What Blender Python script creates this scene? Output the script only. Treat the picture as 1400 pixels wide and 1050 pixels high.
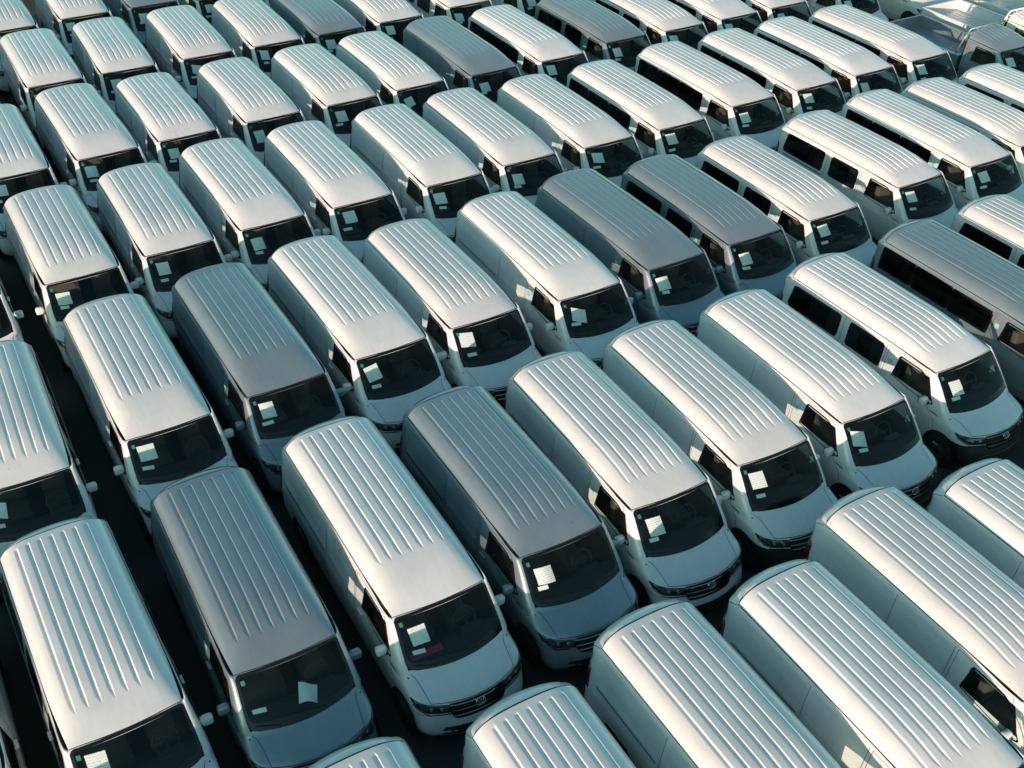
import bpy, bmesh, math, random
from math import sin, cos, pi, radians, sqrt
from mathutils import Vector, Matrix

for o in list(bpy.data.objects):
    bpy.data.objects.remove(o)
C = bpy.context.scene
COL = C.collection

# ------------------------------------------------------------ camera
cd = bpy.data.cameras.new('camera'); cam = bpy.data.objects.new('camera', cd); COL.objects.link(cam)
C.camera = cam
FPX, PITCH, ROLL, CAMH = 1540.25, 0.652694, 0.0102775, 14.5261
cd.sensor_width = 36.0; cd.sensor_fit = 'HORIZONTAL'; cd.lens = 36.0 * FPX / 1400.0
cd.clip_start = 0.1; cd.clip_end = 2000
cam.matrix_world = (Matrix.Translation((0, 0, CAMH)) @ Matrix.Rotation(pi/2 - PITCH, 4, 'X')
                    @ Matrix.Rotation(ROLL, 4, 'Z'))

# ------------------------------------------------------------ light
SUN_EL, SUN_AZ = radians(9.0), radians(200.5)      # azimuth clockwise from +Y
SD = Vector((cos(SUN_EL)*sin(SUN_AZ), cos(SUN_EL)*cos(SUN_AZ), sin(SUN_EL)))
W = bpy.data.worlds.new('World'); C.world = W; W.use_nodes = True
nt = W.node_tree; nt.nodes.clear()
out = nt.nodes.new('ShaderNodeOutputWorld'); bg = nt.nodes.new('ShaderNodeBackground')
sky = nt.nodes.new('ShaderNodeTexSky'); sky.sky_type = 'NISHITA'; sky.sun_disc = False
sky.sun_elevation = SUN_EL; sky.sun_rotation = SUN_AZ
sky.altitude = 0; sky.air_density = 1.0; sky.dust_density = 1.0; sky.ozone_density = 1.0
grade = nt.nodes.new('ShaderNodeMix'); grade.data_type = 'RGBA'; grade.blend_type = 'MULTIPLY'
grade.inputs[0].default_value = 1.0; grade.inputs[7].default_value = (0.72, 1.12, 1.03, 1)   # teal cast of the photograph's air light
nt.links.new(sky.outputs[0], grade.inputs[6]); nt.links.new(grade.outputs[2], bg.inputs[0])
bg.inputs[1].default_value = 0.15
nt.links.new(bg.outputs[0], out.inputs[0])
sl = bpy.data.lights.new('sun', 'SUN'); sl.energy = 4.7; sl.angle = radians(0.5); sl.color = (1.0, 0.66, 0.565)
so = bpy.data.objects.new('sun', sl); COL.objects.link(so)
so.rotation_euler = SD.to_track_quat('Z', 'Y').to_euler(); so.location = SD * 60
C.view_settings.view_transform = 'Standard'; C.view_settings.look = 'None'
C.view_settings.exposure = 0.4; C.view_settings.gamma = 1.0; C.view_settings.use_curve_mapping = False

# ------------------------------------------------------------ materials
def nmat(name):
    m = bpy.data.materials.new(name); m.use_nodes = True
    return m, m.node_tree, m.node_tree.nodes['Principled BSDF']
def pset(b, col, rough=.5, metal=0, coat=0, spec=.5):
    b.inputs['Base Color'].default_value = (*col, 1); b.inputs['Roughness'].default_value = rough
    b.inputs['Metallic'].default_value = metal; b.inputs['Coat Weight'].default_value = coat
    b.inputs['Coat Roughness'].default_value = .08; b.inputs['Specular IOR Level'].default_value = spec
def simple(name, col, rough=.5, metal=0, coat=0, noise=0.0, scale=30):
    m, t, b = nmat(name); pset(b, col, rough, metal, coat)
    if noise:
        tc = t.nodes.new('ShaderNodeTexCoord'); n = t.nodes.new('ShaderNodeTexNoise'); n.inputs['Scale'].default_value = scale
        n.inputs['Detail'].default_value = 5
        r = t.nodes.new('ShaderNodeMapRange'); r.inputs[3].default_value = 1 - noise; r.inputs[4].default_value = 1 + noise
        mx = t.nodes.new('ShaderNodeMix'); mx.data_type = 'RGBA'; mx.blend_type = 'MULTIPLY'; mx.inputs[0].default_value = 1
        mx.inputs[6].default_value = (*col, 1)
        t.links.new(tc.outputs['Object'], n.inputs['Vector']); t.links.new(n.outputs[0], r.inputs[0])
        t.links.new(r.outputs[0], mx.inputs[7]); t.links.new(mx.outputs[2], b.inputs['Base Color'])
    return m
def paint(name, col, rough, metal, coat):
    """car paint with thin dust, streaks, per-vehicle variation and a dark lining on its inner side"""
    m, t, b = nmat(name); pset(b, col, rough, metal, coat)
    L = t.links.new; N = t.nodes.new
    tc = N('ShaderNodeTexCoord'); oi = N('ShaderNodeObjectInfo')
    add = N('ShaderNodeVectorMath'); add.operation = 'MULTIPLY_ADD'
    add.inputs[1].default_value = (1, 1, 1)
    sc = N('ShaderNodeVectorMath'); sc.operation = 'SCALE'; sc.inputs[0].default_value = (37, 11, 5)
    L(oi.outputs['Random'], sc.inputs['Scale']); L(tc.outputs['Object'], add.inputs[0]); L(sc.outputs[0], add.inputs[2])
    n1 = N('ShaderNodeTexNoise'); n1.inputs['Scale'].default_value = 1.3; n1.inputs['Detail'].default_value = 8; n1.inputs['Roughness'].default_value = .65
    n2 = N('ShaderNodeTexNoise'); n2.inputs['Scale'].default_value = 45; n2.inputs['Detail'].default_value = 4
    st = N('ShaderNodeMapping'); st.inputs['Scale'].default_value = (1.2, 9, 9)
    n3 = N('ShaderNodeTexNoise'); n3.inputs['Scale'].default_value = 1.6; n3.inputs['Detail'].default_value = 6
    L(add.outputs[0], n1.inputs['Vector']); L(add.outputs[0], n2.inputs['Vector']); L(add.outputs[0], st.inputs['Vector']); L(st.outputs[0], n3.inputs['Vector'])
    m1 = N('ShaderNodeMath'); m1.operation = 'MULTIPLY_ADD'; m1.inputs[1].default_value = .30; L(n1.outputs[0], m1.inputs[0])
    m2 = N('ShaderNodeMath'); m2.operation = 'MULTIPLY_ADD'; m2.inputs[1].default_value = .16; L(n3.outputs[0], m2.inputs[0]); m2.inputs[2].default_value = .72
    L(m2.outputs[0], m1.inputs[2])
    m3 = N('ShaderNodeMath'); m3.operation = 'MULTIPLY_ADD'; m3.inputs[1].default_value = .10; L(oi.outputs['Random'], m3.inputs[0]); L(m1.outputs[0], m3.inputs[2])
    mx = N('ShaderNodeMix'); mx.data_type = 'RGBA'; mx.blend_type = 'MULTIPLY'; mx.inputs[0].default_value = 1; mx.inputs[6].default_value = (*col, 1)
    vo = N('ShaderNodeTexVoronoi'); vo.inputs['Scale'].default_value = 3.2; L(add.outputs[0], vo.inputs['Vector'])
    sp = N('ShaderNodeMapRange'); sp.inputs[1].default_value = .02; sp.inputs[2].default_value = .05; sp.inputs[3].default_value = .55; sp.inputs[4].default_value = 1.0
    L(vo.outputs['Distance'], sp.inputs[0]); m4 = N('ShaderNodeMath'); m4.operation = 'MULTIPLY'; L(m3.outputs[0], m4.inputs[0]); L(sp.outputs[0], m4.inputs[1])
    L(m4.outputs[0], mx.inputs[7]); L(mx.outputs[2], b.inputs['Base Color'])
    r = N('ShaderNodeMapRange'); r.inputs[1].default_value = .3; r.inputs[2].default_value = .75
    r.inputs[3].default_value = rough - .06; r.inputs[4].default_value = rough + .12
    L(n1.outputs[0], r.inputs[0]); L(r.outputs[0], b.inputs['Roughness'])
    r2 = N('ShaderNodeMapRange'); r2.inputs[3].default_value = .02; r2.inputs[4].default_value = .28
    L(n1.outputs[0], r2.inputs[0]); L(r2.outputs[0], b.inputs['Coat Roughness'])
    bp = N('ShaderNodeBump'); bp.inputs['Strength'].default_value = .05; bp.inputs['Distance'].default_value = .002
    L(n2.outputs[0], bp.inputs['Height']); L(bp.outputs[0], b.inputs['Normal'])
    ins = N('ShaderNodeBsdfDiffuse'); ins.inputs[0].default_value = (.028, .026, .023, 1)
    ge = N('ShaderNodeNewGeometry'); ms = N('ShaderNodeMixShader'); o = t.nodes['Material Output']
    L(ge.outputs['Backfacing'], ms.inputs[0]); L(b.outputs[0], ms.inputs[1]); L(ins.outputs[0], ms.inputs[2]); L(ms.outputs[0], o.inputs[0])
    return m
def glass(name, tint, ior=1.5):
    m = bpy.data.materials.new(name); m.use_nodes = True; t = m.node_tree; t.nodes.clear(); N = t.nodes.new; L = t.links.new
    o = N('ShaderNodeOutputMaterial'); tr = N('ShaderNodeBsdfTransparent'); tr.inputs[0].default_value = (*tint, 1)
    gl = N('ShaderNodeBsdfGlossy'); gl.inputs['Roughness'].default_value = .03; gl.inputs[0].default_value = (1, 1, 1, 1)
    # Schlick reflectance from |N.I| so that the thin pane behaves alike from both sides
    ge = N('ShaderNodeNewGeometry'); dt = N('ShaderNodeVectorMath'); dt.operation = 'DOT_PRODUCT'
    L(ge.outputs['Normal'], dt.inputs[0]); L(ge.outputs['Incoming'], dt.inputs[1])
    ab = N('ShaderNodeMath'); ab.operation = 'ABSOLUTE'; L(dt.outputs['Value'], ab.inputs[0])
    om = N('ShaderNodeMath'); om.operation = 'SUBTRACT'; om.inputs[0].default_value = 1.0; L(ab.outputs[0], om.inputs[1])
    pw = N('ShaderNodeMath'); pw.operation = 'POWER'; pw.inputs[1].default_value = 5.0; L(om.outputs[0], pw.inputs[0])
    fr = N('ShaderNodeMath'); fr.operation = 'MULTIPLY_ADD'; fr.inputs[1].default_value = .95; fr.inputs[2].default_value = .022; L(pw.outputs[0], fr.inputs[0])
    mx = N('ShaderNodeMixShader')
    # faint dust film on the pane
    df = N('ShaderNodeBsdfDiffuse'); df.inputs[0].default_value = (.45, .47, .45, 1); mx2 = N('ShaderNodeMixShader')
    tc = N('ShaderNodeTexCoord'); n = N('ShaderNodeTexNoise'); n.inputs['Scale'].default_value = 3; n.inputs['Detail'].default_value = 6
    r = N('ShaderNodeMapRange'); r.inputs[1].default_value = .35; r.inputs[2].default_value = .8; r.inputs[3].default_value = .0; r.inputs[4].default_value = .012
    L(tc.outputs['Object'], n.inputs['Vector']); L(n.outputs[0], r.inputs[0])
    L(fr.outputs[0], mx.inputs[0]); L(tr.outputs[0], mx.inputs[1]); L(gl.outputs[0], mx.inputs[2])
    L(r.outputs[0], mx2.inputs[0]); L(mx.outputs[0], mx2.inputs[1]); L(df.outputs[0], mx2.inputs[2]); L(mx2.outputs[0], o.inputs[0])
    return m
def paper_mat(name, base):
    m, t, b = nmat(name); pset(b, base, .7); N = t.nodes.new; L = t.links.new
    tc = N('ShaderNodeTexCoord'); mp = N('ShaderNodeMapping'); L(tc.outputs['UV'], mp.inputs[0]); mp.inputs['Scale'].default_value = (1, 8, 1)
    sx = N('ShaderNodeSeparateXYZ'); L(mp.outputs[0], sx.inputs[0])
    fr = N('ShaderNodeMath'); fr.operation = 'FRACT'; L(sx.outputs[1], fr.inputs[0])
    lt = N('ShaderNodeMath'); lt.operation = 'LESS_THAN'; lt.inputs[1].default_value = .38; L(fr.outputs[0], lt.inputs[0])
    mp2 = N('ShaderNodeMapping'); mp2.inputs['Scale'].default_value = (9, 8, 1); L(tc.outputs['UV'], mp2.inputs[0])
    n = N('ShaderNodeTexNoise'); n.inputs['Scale'].default_value = 1.7; L(mp2.outputs[0], n.inputs['Vector'])
    gt = N('ShaderNodeMath'); gt.operation = 'GREATER_THAN'; gt.inputs[1].default_value = .47; L(n.outputs[0], gt.inputs[0])
    ml = N('ShaderNodeMath'); ml.operation = 'MULTIPLY'; L(lt.outputs[0], ml.inputs[0]); L(gt.outputs[0], ml.inputs[1])
    mx = N('ShaderNodeMix'); mx.data_type = 'RGBA'; mx.inputs[6].default_value = (*base, 1); mx.inputs[7].default_value = (.54, .55, .57, 1)
    L(ml.outputs[0], mx.inputs[0]); L(mx.outputs[2], b.inputs['Base Color'])
    return m

M = {}
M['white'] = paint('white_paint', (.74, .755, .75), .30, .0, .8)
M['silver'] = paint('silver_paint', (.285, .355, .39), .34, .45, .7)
M['rubber'] = simple('black_rubber', (.012, .013, .014), .55)
M['frit'] = simple('black_glass_border', (.006, .007, .008), .12)
M['black'] = simple('black_plastic', (.02, .021, .022), .42, noise=.2)
M['grille'] = simple('grille_black', (.012, .012, .013), .3)
M['chrome'] = simple('chrome', (.75, .76, .77), .12, 1.0)
M['glass'] = glass('clear_glass', (.86, .95, .93))
M['dark_glass'] = glass('tinted_glass', (.10, .12, .12))
M['lens'] = simple('lamp_lens', (.03, .033, .036), .06, coat=1)
M['lamp'] = simple('lamp_reflector', (.30, .31, .33), .2, 1.0)
M['red'] = simple('red_lamp', (.13, .006, .010), .12, coat=1)
M['paper'] = paper_mat('printed_paper', (.82, .82, .80))
M['plain_paper'] = simple('plain_paper', (.78, .79, .78), .7)
M['green'] = simple('green_sticker', (.03, .20, .15), .5)
M['mint'] = simple('mint_film', (.26, .60, .50), .4)
M['magenta'] = simple('magenta_folder', (.36, .03, .10), .5)
M['trim'] = simple('interior_plastic', (.010, .011, .012), .6, noise=.15)
M['seat'] = simple('seat_fabric', (.07, .055, .04), .85, noise=.25, scale=60)
M['seatg'] = simple('grey_seat_fabric', (.06, .062, .065), .85, noise=.25, scale=60)
M['tyre'] = simple('tyre_rubber', (.018, .018, .018), .8)
M['rim'] = simple('wheel_rim', (.14, .145, .15), .45, .7)
M['bed'] = simple('bed_liner', (.19, .20, .205), .6, noise=.15, scale=8)

# ------------------------------------------------------------ mesh helpers
def mk(name, verts, faces, mats, fm=None, smooth=True, normals=None, uv=None):
    me = bpy.data.meshes.new(name); me.from_pydata([tuple(v) for v in verts], [], faces)
    for m in mats: me.materials.append(m)
    if fm: me.polygons.foreach_set('material_index', fm)
    me.polygons.foreach_set('use_smooth', [smooth]*len(me.polygons))
    if uv:
        ul = me.uv_layers.new(name='UVMap')
        for l in me.loops: ul.data[l.index].uv = uv[l.vertex_index]
    me.update()
    if normals: me.normals_split_custom_set_from_vertices([tuple(n) for n in normals])
    return me
class B:
    """collects boxes, tubes and plates into one mesh"""
    def __init__(s): s.v = []; s.f = []; s.sm = True
    def add(s, vs, fs):
        o = len(s.v); s.v += [tuple(v) for v in vs]; s.f += [[i+o for i in f] for f in fs]
    def box(s, x0, x1, y0, y1, z0, z1, bev=.0, taper=None):
        if bev <= 0:
            vs = [(x, y, z) for x in (x0, x1) for y in (y0, y1) for z in (z0, z1)]
            s.add(vs, [(0, 1, 3, 2), (4, 6, 7, 5), (0, 4, 5, 1), (2, 3, 7, 6), (0, 2, 6, 4), (1, 5, 7, 3)])
            return
        bm = bmesh.new(); bmesh.ops.create_cube(bm, size=1)
        for v in bm.verts:
            v.co = Vector(((x0+x1)/2+v.co.x*(x1-x0), (y0+y1)/2+v.co.y*(y1-y0), (z0+z1)/2+v.co.z*(z1-z0)))
        bmesh.ops.bevel(bm, geom=bm.edges[:], offset=bev, segments=3, profile=.6, affect='EDGES')
        bm.verts.ensure_lookup_table()
        s.add([v.co[:] for v in bm.verts], [[v.index for v in f.verts] for f in bm.faces]); bm.free()
    def tube(s, pts, r, n=8, cap=True):
        pts = [Vector(p) for p in pts]; o = len(s.v)
        for i, p in enumerate(pts):
            d = (pts[min(i+1, len(pts)-1)] - pts[max(i-1, 0)]).normalized()
            a = d.orthogonal().normalized() if i == 0 else (a - d*a.dot(d)).normalized()
            b = d.cross(a)
            for k in range(n):
                t = 2*pi*k/n; s.v.append(tuple(p + (a*cos(t)+b*sin(t))*r))
        for i in range(len(pts)-1):
            for k in range(n):
                s.f.append([o+i*n+k, o+i*n+(k+1) % n, o+(i+1)*n+(k+1) % n, o+(i+1)*n+k])
        if cap: s.f.append([o+k for k in range(n)][::-1]); s.f.append([o+(len(pts)-1)*n+k for k in range(n)])
    def lathe_y(s, prof, cx, cz, n=28):
        o = len(s.v); m = len(prof)
        for k in range(n):
            t = 2*pi*k/n
            for (y, r) in prof: s.v.append((cx+r*cos(t), y, cz+r*sin(t)))
        for k in range(n):
            for i in range(m-1):
                s.f.append([o+k*m+i, o+k*m+i+1, o+((k+1) % n)*m+i+1, o+((k+1) % n)*m+i])
    def mesh(s, name, mat, smooth=False):
        me = mk(name, s.v, s.f, [mat], smooth=smooth)
        bm = bmesh.new(); bm.from_mesh(me); bmesh.ops.recalc_face_normals(bm, faces=bm.faces); bm.to_mesh(me); bm.free()
        return me
def lerp(a, b, t): return a+(b-a)*t
def interp(xs, ys, x):
    if x <= xs[0]: return ys[0]
    for i in range(len(xs)-1):
        if x <= xs[i+1]: return lerp(ys[i], ys[i+1], (x-xs[i])/(xs[i+1]-xs[i]))
    return ys[-1]
def rounded(corners, n=5):
    """corners: (a, b, radius) -> polygon with rounded corners"""
    out = []; m = len(corners)
    for i in range(m):
        p = Vector(corners[i][:2]); r = corners[i][2]
        a = Vector(corners[i-1][:2])-p; b = Vector(corners[(i+1) % m][:2])-p
        la, lb = a.length, b.length; a.normalize(); b.normalize()
        r1 = min(r, la*.48); r2 = min(r, lb*.48)
        p0 = p+a*r1; p2 = p+b*r2
        for k in range(n):
            t = k/(n-1); out.append(tuple(p0*(1-t)**2+p*2*t*(1-t)+p2*t*t))
    return out
def resample(poly, n):
    P = [Vector(p) for p in poly]; P.append(P[0]); L = [0]
    for i in range(len(P)-1): L.append(L[-1]+(P[i+1]-P[i]).length)
    out = []
    for k in range(n):
        d = L[-1]*k/n
        for i in range(len(P)-1):
            if d <= L[i+1]: out.append(tuple(P[i].lerp(P[i+1], (d-L[i])/max(1e-9, L[i+1]-L[i])))); break
    return out

# ------------------------------------------------------------ van shell
# rows: z_front, z_side, halfwidth, x_front, bow, r_front, x_rear(offset from tail), r_rear
ROWS = [
    (.17, .20, .865, 1.22, .30, .20, 0.16, 0.2),
    (.23, .27, .915, 1.35, .32, .22, 0.06, 0.22),
    (.37, .40, .938, 1.40, .33, .23, 0.0, 0.22),
    (.54, .54, .940, 1.375, .33, .23, 0.0, 0.22),
    (.60, .60, .946, 1.34, .33, .23, 0.04, 0.2),
    (.70, .70, .952, 1.32, .33, .23, 0.045, 0.2),
    (.80, .80, .955, 1.29, .33, .23, 0.045, 0.2),
    (.885, .885, .955, 1.25, .33, .23, 0.045, 0.2),
    (.925, .915, .954, 1.17, .32, .22, 0.045, 0.2),
    (.965, .945, .952, 1.06, .30, .21, 0.045, 0.2),
    (1.01, .985, .944, .92, .26, .19, 0.045, 0.2),
    (1.05, 1.03, .938, .78, .21, .16, 0.045, 0.2),
    (1.075, 1.08, .932, .72, .18, .14, 0.045, 0.2),
    (1.12, 1.13, .926, .675, .17, .12, 0.047, 0.2),
    (1.18, 1.18, .918, .62, .16, .11, 0.05, 0.2),
    (1.21, 1.21, .914, .592, .155, .10, 0.052, 0.2),
    (1.34, 1.34, .897, .47, .135, .09, 0.06, 0.19),
    (1.48, 1.48, .877, .335, .11, .08, 0.075, 0.18),
    (1.61, 1.62, .855, .20, .09, .07, .045, .18),
    (1.645, 1.66, .848, .16, .08, .065, .08, .13),
    (1.69, 1.71, .838, .105, .07, .06, .19, .10),
    (1.715, 1.742, .829, .075, .065, .055, .29, .09),
    (1.735, 1.765, .819, .045, .06, .055, .37, .06),
]
NF, NC = 9, 5
TS = [1, .86, .72, .58, .44, .30, .16]            # proportional columns in front of x=-.25
def xcols(tail):
    base = [-.25, -.45, -.66, -.82, -.95, -1.09, -1.15, -1.18, -1.5, -1.86, -2.18, -2.215]
    rest = [-2.30, -2.36, -2.39, -2.8, -3.25, -3.7, -4.02, -4.06, -4.22]
    k = (abs(tail)-.40-2.25)/(4.65-.40-2.25)
    return base + [-2.25+(x+2.25)*k for x in rest]
def zc(x, tail):
    z = 2.0 - .05*max(0, (-x-2.4)/(-tail-2.4))**2
    if x > -1.45: z -= .252*((x+1.45)/1.45)**2.15
    return z
def ze(x, tail):
    z = 1.785 - .02*max(0, (-x-2.4)/(-tail-2.4))**2
    if x > -1.45: z -= .062*((x+1.45)/1.45)**2.3
    return z
def bw(x):
    b = .808
    if x > -1.1: b -= .048*((x+1.1)/1.1)**1.6
    return b
def roofz(x, y, tail):
    t = min(1, abs(y)/bw(x)); return ze(x, tail)+(zc(x, tail)-ze(x, tail))*max(0, 1-t**5.6)**.80*.985+(zc(x, tail)-ze(x, tail))*.015*(1-t*t)

class Shell:
    def __init__(s, tail, rib_start, rib_end, win=None, cut=None):
        s.tail = tail; s.rs = rib_start; s.re = rib_end
        s.cols = xcols(tail); s.grid = []; K = len(ROWS)
        for k, (zf, zs, w, xf, bow, rf, dr, rr) in enumerate(ROWS):
            row = []
            yc = w-.035-rf if k < 12 else w-.012-rf          # front edge half-length
            tap = .035 if k < 12 else .012
            for i in range(NF):
                y = yc*i/(NF-1); row.append(Vector((xf-bow*(y/w)**2, y, zf)))
            x0, y0 = row[-1].x, yc
            for i in range(1, NC):
                a = (pi/2)*i/NC; row.append(Vector((x0-rf*1.0*(1-cos(a))-.35*rf*(i/NC), y0+rf*sin(a), lerp(zf, zs, i/NC))))
            xcorn = x0-rf*1.35
            for t in TS:
                x = -.25+(xcorn+.25)*t; row.append(Vector((x, w-tap*t*t, zs)))
            for x in s.cols: row.append(Vector((x, w, zs)))
            xr = tail+dr; br = .05 if k == len(ROWS)-1 else .13
            for i in range(1, NC+1):
                a = (pi/2)*i/NC
                row.append(Vector(((xr+br+rr)-rr*sin(a), w-rr+rr*cos(a), zs)))
            n = 6
            for i in range(1, n+1):
                y = (w-rr)*(1-i/n); row.append(Vector((xr+br*(y/(w-rr))**2, y, zs)))
            s.grid.append(row)
        # bend the last rows up so they follow the roof edge
        top = s.grid[-1]; nfront = NF+NC-1+len(TS)
        for k, fac, fr in ((-4, .0, .45), (-3, .25, .95), (-2, .7, 1.05), (-1, 1.0, 1.0)):
            for j, v in enumerate(s.grid[k]):
                t = top[j]; x = max(tail+.37, min(-.0, t.x)); yy = min(abs(t.y), bw(x))
                tgt = roofz(x, yy, tail)-.012
                base = s.grid[k][j].z
                if k == -1: v.z = tgt if True else base
                elif j < NF: v.z = base+fac*(tgt-ROWS[-1][0])
                elif j > nfront+len(s.cols): v.z = base+fr*max(0, (tgt-1.765))
        # gutter: two more rows turning inwards
        for dy, dz in ((.005, -.006), (.03, -.012)):
            r = []
            for j, v in enumerate(top):
                if v.x < tail+.5: dy *= 2.0 if dy < .01 else 1.3
                c = Vector((max(tail+.75, min(-.4, v.x)), 0, v.z)); d = (v-c)
                d.z = 0; d.normalize(); r.append(Vector((v.x-d.x*dy, v.y-d.y*dy, v.z+dz)))
            s.grid.append(r)
        s.nj = len(top); s.K = len(s.grid)
        s.jside0 = NF+NC-1           # first side column
        s.jfix = s.jside0+len(TS)    # column at x=-.25
        s.jrear = s.jfix+len(s.cols)
        # stamped panels on the load side
        s.norms()
    def norms(s):
        s.N = []
        for k in range(s.K):
            r = []
            for j in range(s.nj):
                g = s.grid
                du = g[k][min(j+1, s.nj-1)]-g[k][max(j-1, 0)]
                if j == 0: du = Vector((0, 1, 0))
                if j == s.nj-1: du = Vector((0, -1, 0))
                dv = g[min(k+1, s.K-1)][j]-g[max(k-1, 0)][j]
                n = du.cross(dv); n = n.normalized() if n.length > 1e-9 else Vector((0, 0, 1))
                r.append(n)
            s.N.append(r)
    def P(s, j, k, off=0.0):
        """bilinear point on the shell, signed column j (negative = right-hand side of the van)"""
        sg = 1 if j >= 0 else -1; j = abs(j); j0 = min(int(j), s.nj-2); k0 = min(int(k), s.K-2); a, b = j-j0, k-k0
        def bl(A): return (A[k0][j0]*(1-a)+A[k0][j0+1]*a)*(1-b)+(A[k0+1][j0]*(1-a)+A[k0+1][j0+1]*a)*b
        p = bl(s.grid)+bl(s.N).normalized()*off
        return Vector((p.x, p.y*sg, p.z))
    def side(s, x, z, sg=1, off=0.0):
        """point on the side wall at length x and height z"""
        k = 0
        while k < len(ROWS)-2 and s.grid[k+1][s.jfix].z < z: k += 1
        za, zb = s.grid[k][s.jfix].z, s.grid[k+1][s.jfix].z; t = (z-za)/(zb-za)
        def yy(r):
            row = s.grid[r]; jj = s.jside0
            while jj < s.jrear-1 and row[jj+1].x > x: jj += 1
            p, q = row[jj], row[jj+1]
            u = (x-p.x)/(q.x-p.x) if abs(q.x-p.x) > 1e-6 else 0
            return lerp(p.y, q.y, max(-.6, min(1, u)))
        y = lerp(yy(k), yy(k+1), t); sl = (yy(k+1)-yy(k))/(zb-za); n = Vector((0, 1, -sl)).normalized()
        p = Vector((x, y, z))+n*off; return Vector((p.x, p.y*sg, p.z))
    def front(s, y, z, off=0.0):
        zz = [r[0].z for r in s.grid[:len(ROWS)]]; k = 11
        while k < len(ROWS)-2 and zz[k+1] < z: k += 1
        t = (z-zz[k])/(zz[k+1]-zz[k])
        def xx(r):
            zf, zs, w, xf, bow = ROWS[r][:5]; return xf-bow*(y/w)**2
        x = lerp(xx(k), xx(k+1), t); sl = (xx(k+1)-xx(k))/(zz[k+1]-zz[k])
        bow = ROWS[k][4]; n = Vector((1, 2*bow*y/.81, -sl)).normalized()
        return Vector((x, y, z))+n*off
    def cells(s, sel, name, mat, cutx=None):
        """mesh of every shell cell (both sides) for which sel(k, j, side) is true"""
        vi = {}; vs = []; ns = []; fs = []; fm = []
        def vid(k, j, sg):
            if j in (0, s.nj-1): sg2 = 0
            else: sg2 = sg
            key = (k, j, sg2)
            if key not in vi:
                p = s.grid[k][j]; n = s.N[k][j]
                vi[key] = len(vs); vs.append(Vector((p.x, p.y*(sg if sg2 else 1), p.z))); ns.append(Vector((n.x, n.y*(sg if sg2 else 0), n.z)))
            return vi[key]
        for k in range(s.K-1):
            for j in range(s.nj-1):
                for sg in (1, -1):
                    if not sel(k, j, sg): continue
                    q = [vid(k, j, sg), vid(k, j+1, sg), vid(k+1, j+1, sg), vid(k+1, j, sg)]
                    if sg < 0: q.reverse()
                    fs.append(q); fm.append(1 if k >= len(ROWS)-1 else 0)
        return mk(name, vs, fs, [mat, M['rubber']], fm, True, ns) if fs else None
    def ribbon(s, pts, w, off, closed=False):
        """pts: callable list of (point, normal)"""
        vs = []; fs = []; n = len(pts)
        for i, (p, nn) in enumerate(pts):
            a = pts[(i-1) % n if closed else max(i-1, 0)][0]; b = pts[(i+1) % n if closed else min(i+1, n-1)][0]
            d = (b-a).normalized(); c = nn.cross(d).normalized()
            vs += [p+nn*off-c*w/2, p+nn*off+c*w/2]
        for i in range(n if closed else n-1):
            i2 = (i+1) % n; fs.append([2*i, 2*i+1, 2*i2+1, 2*i2])
        return vs, fs

def fan(name, outer, inner, surf, off, matg, matf, rings=4):
    """pane over an outline: returns (glass mesh, border mesh)"""
    n = len(outer); vs = [surf(a, b, off) for a, b in outer]+[surf(a, b, off) for a, b in inner]
    vb = [surf(a, b, -.012) for a, b in outer]
    fs = [[i, (i+1) % n, n+(i+1) % n, n+i] for i in range(n)]
    fs += [[2*n+i, 2*n+(i+1) % n, (i+1) % n, i] for i in range(n)]
    border = fixn(mk(name+'_border', vs+vb, fs, [matf], smooth=False))
    ca = sum(p[0] for p in inner)/n; cb = sum(p[1] for p in inner)/n
    vs = []; fs = []
    for r in range(rings):
        t = 1-r/rings
        vs += [surf(ca+(a-ca)*t, cb+(b-cb)*t, off-.001) for a, b in inner]
        if r: fs += [[(r-1)*n+i, (r-1)*n+(i+1) % n, r*n+(i+1) % n, r*n+i] for i in range(n)]
    vs.append(surf(ca, cb, off-.001)); c = len(vs)-1
    fs += [[(rings-1)*n+i, (rings-1)*n+(i+1) % n, c] for i in range(n)]
    g = fixn(mk(name, vs, fs, [matg], smooth=True))
    return g, border
def fixn(me):
    bm = bmesh.new(); bm.from_mesh(me); bmesh.ops.recalc_face_normals(bm, faces=bm.faces); bm.to_mesh(me); bm.free(); return me
def shrink(poly, da, db):
    ca = sum(p[0] for p in poly)/len(poly); cb = sum(p[1] for p in poly)/len(poly)
    wa = max(abs(p[0]-ca) for p in poly); wb = max(abs(p[1]-cb) for p in poly)
    return [(ca+(a-ca)*(1-da/wa), cb+(b-cb)*(1-db/wb)) for a, b in poly]

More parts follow.
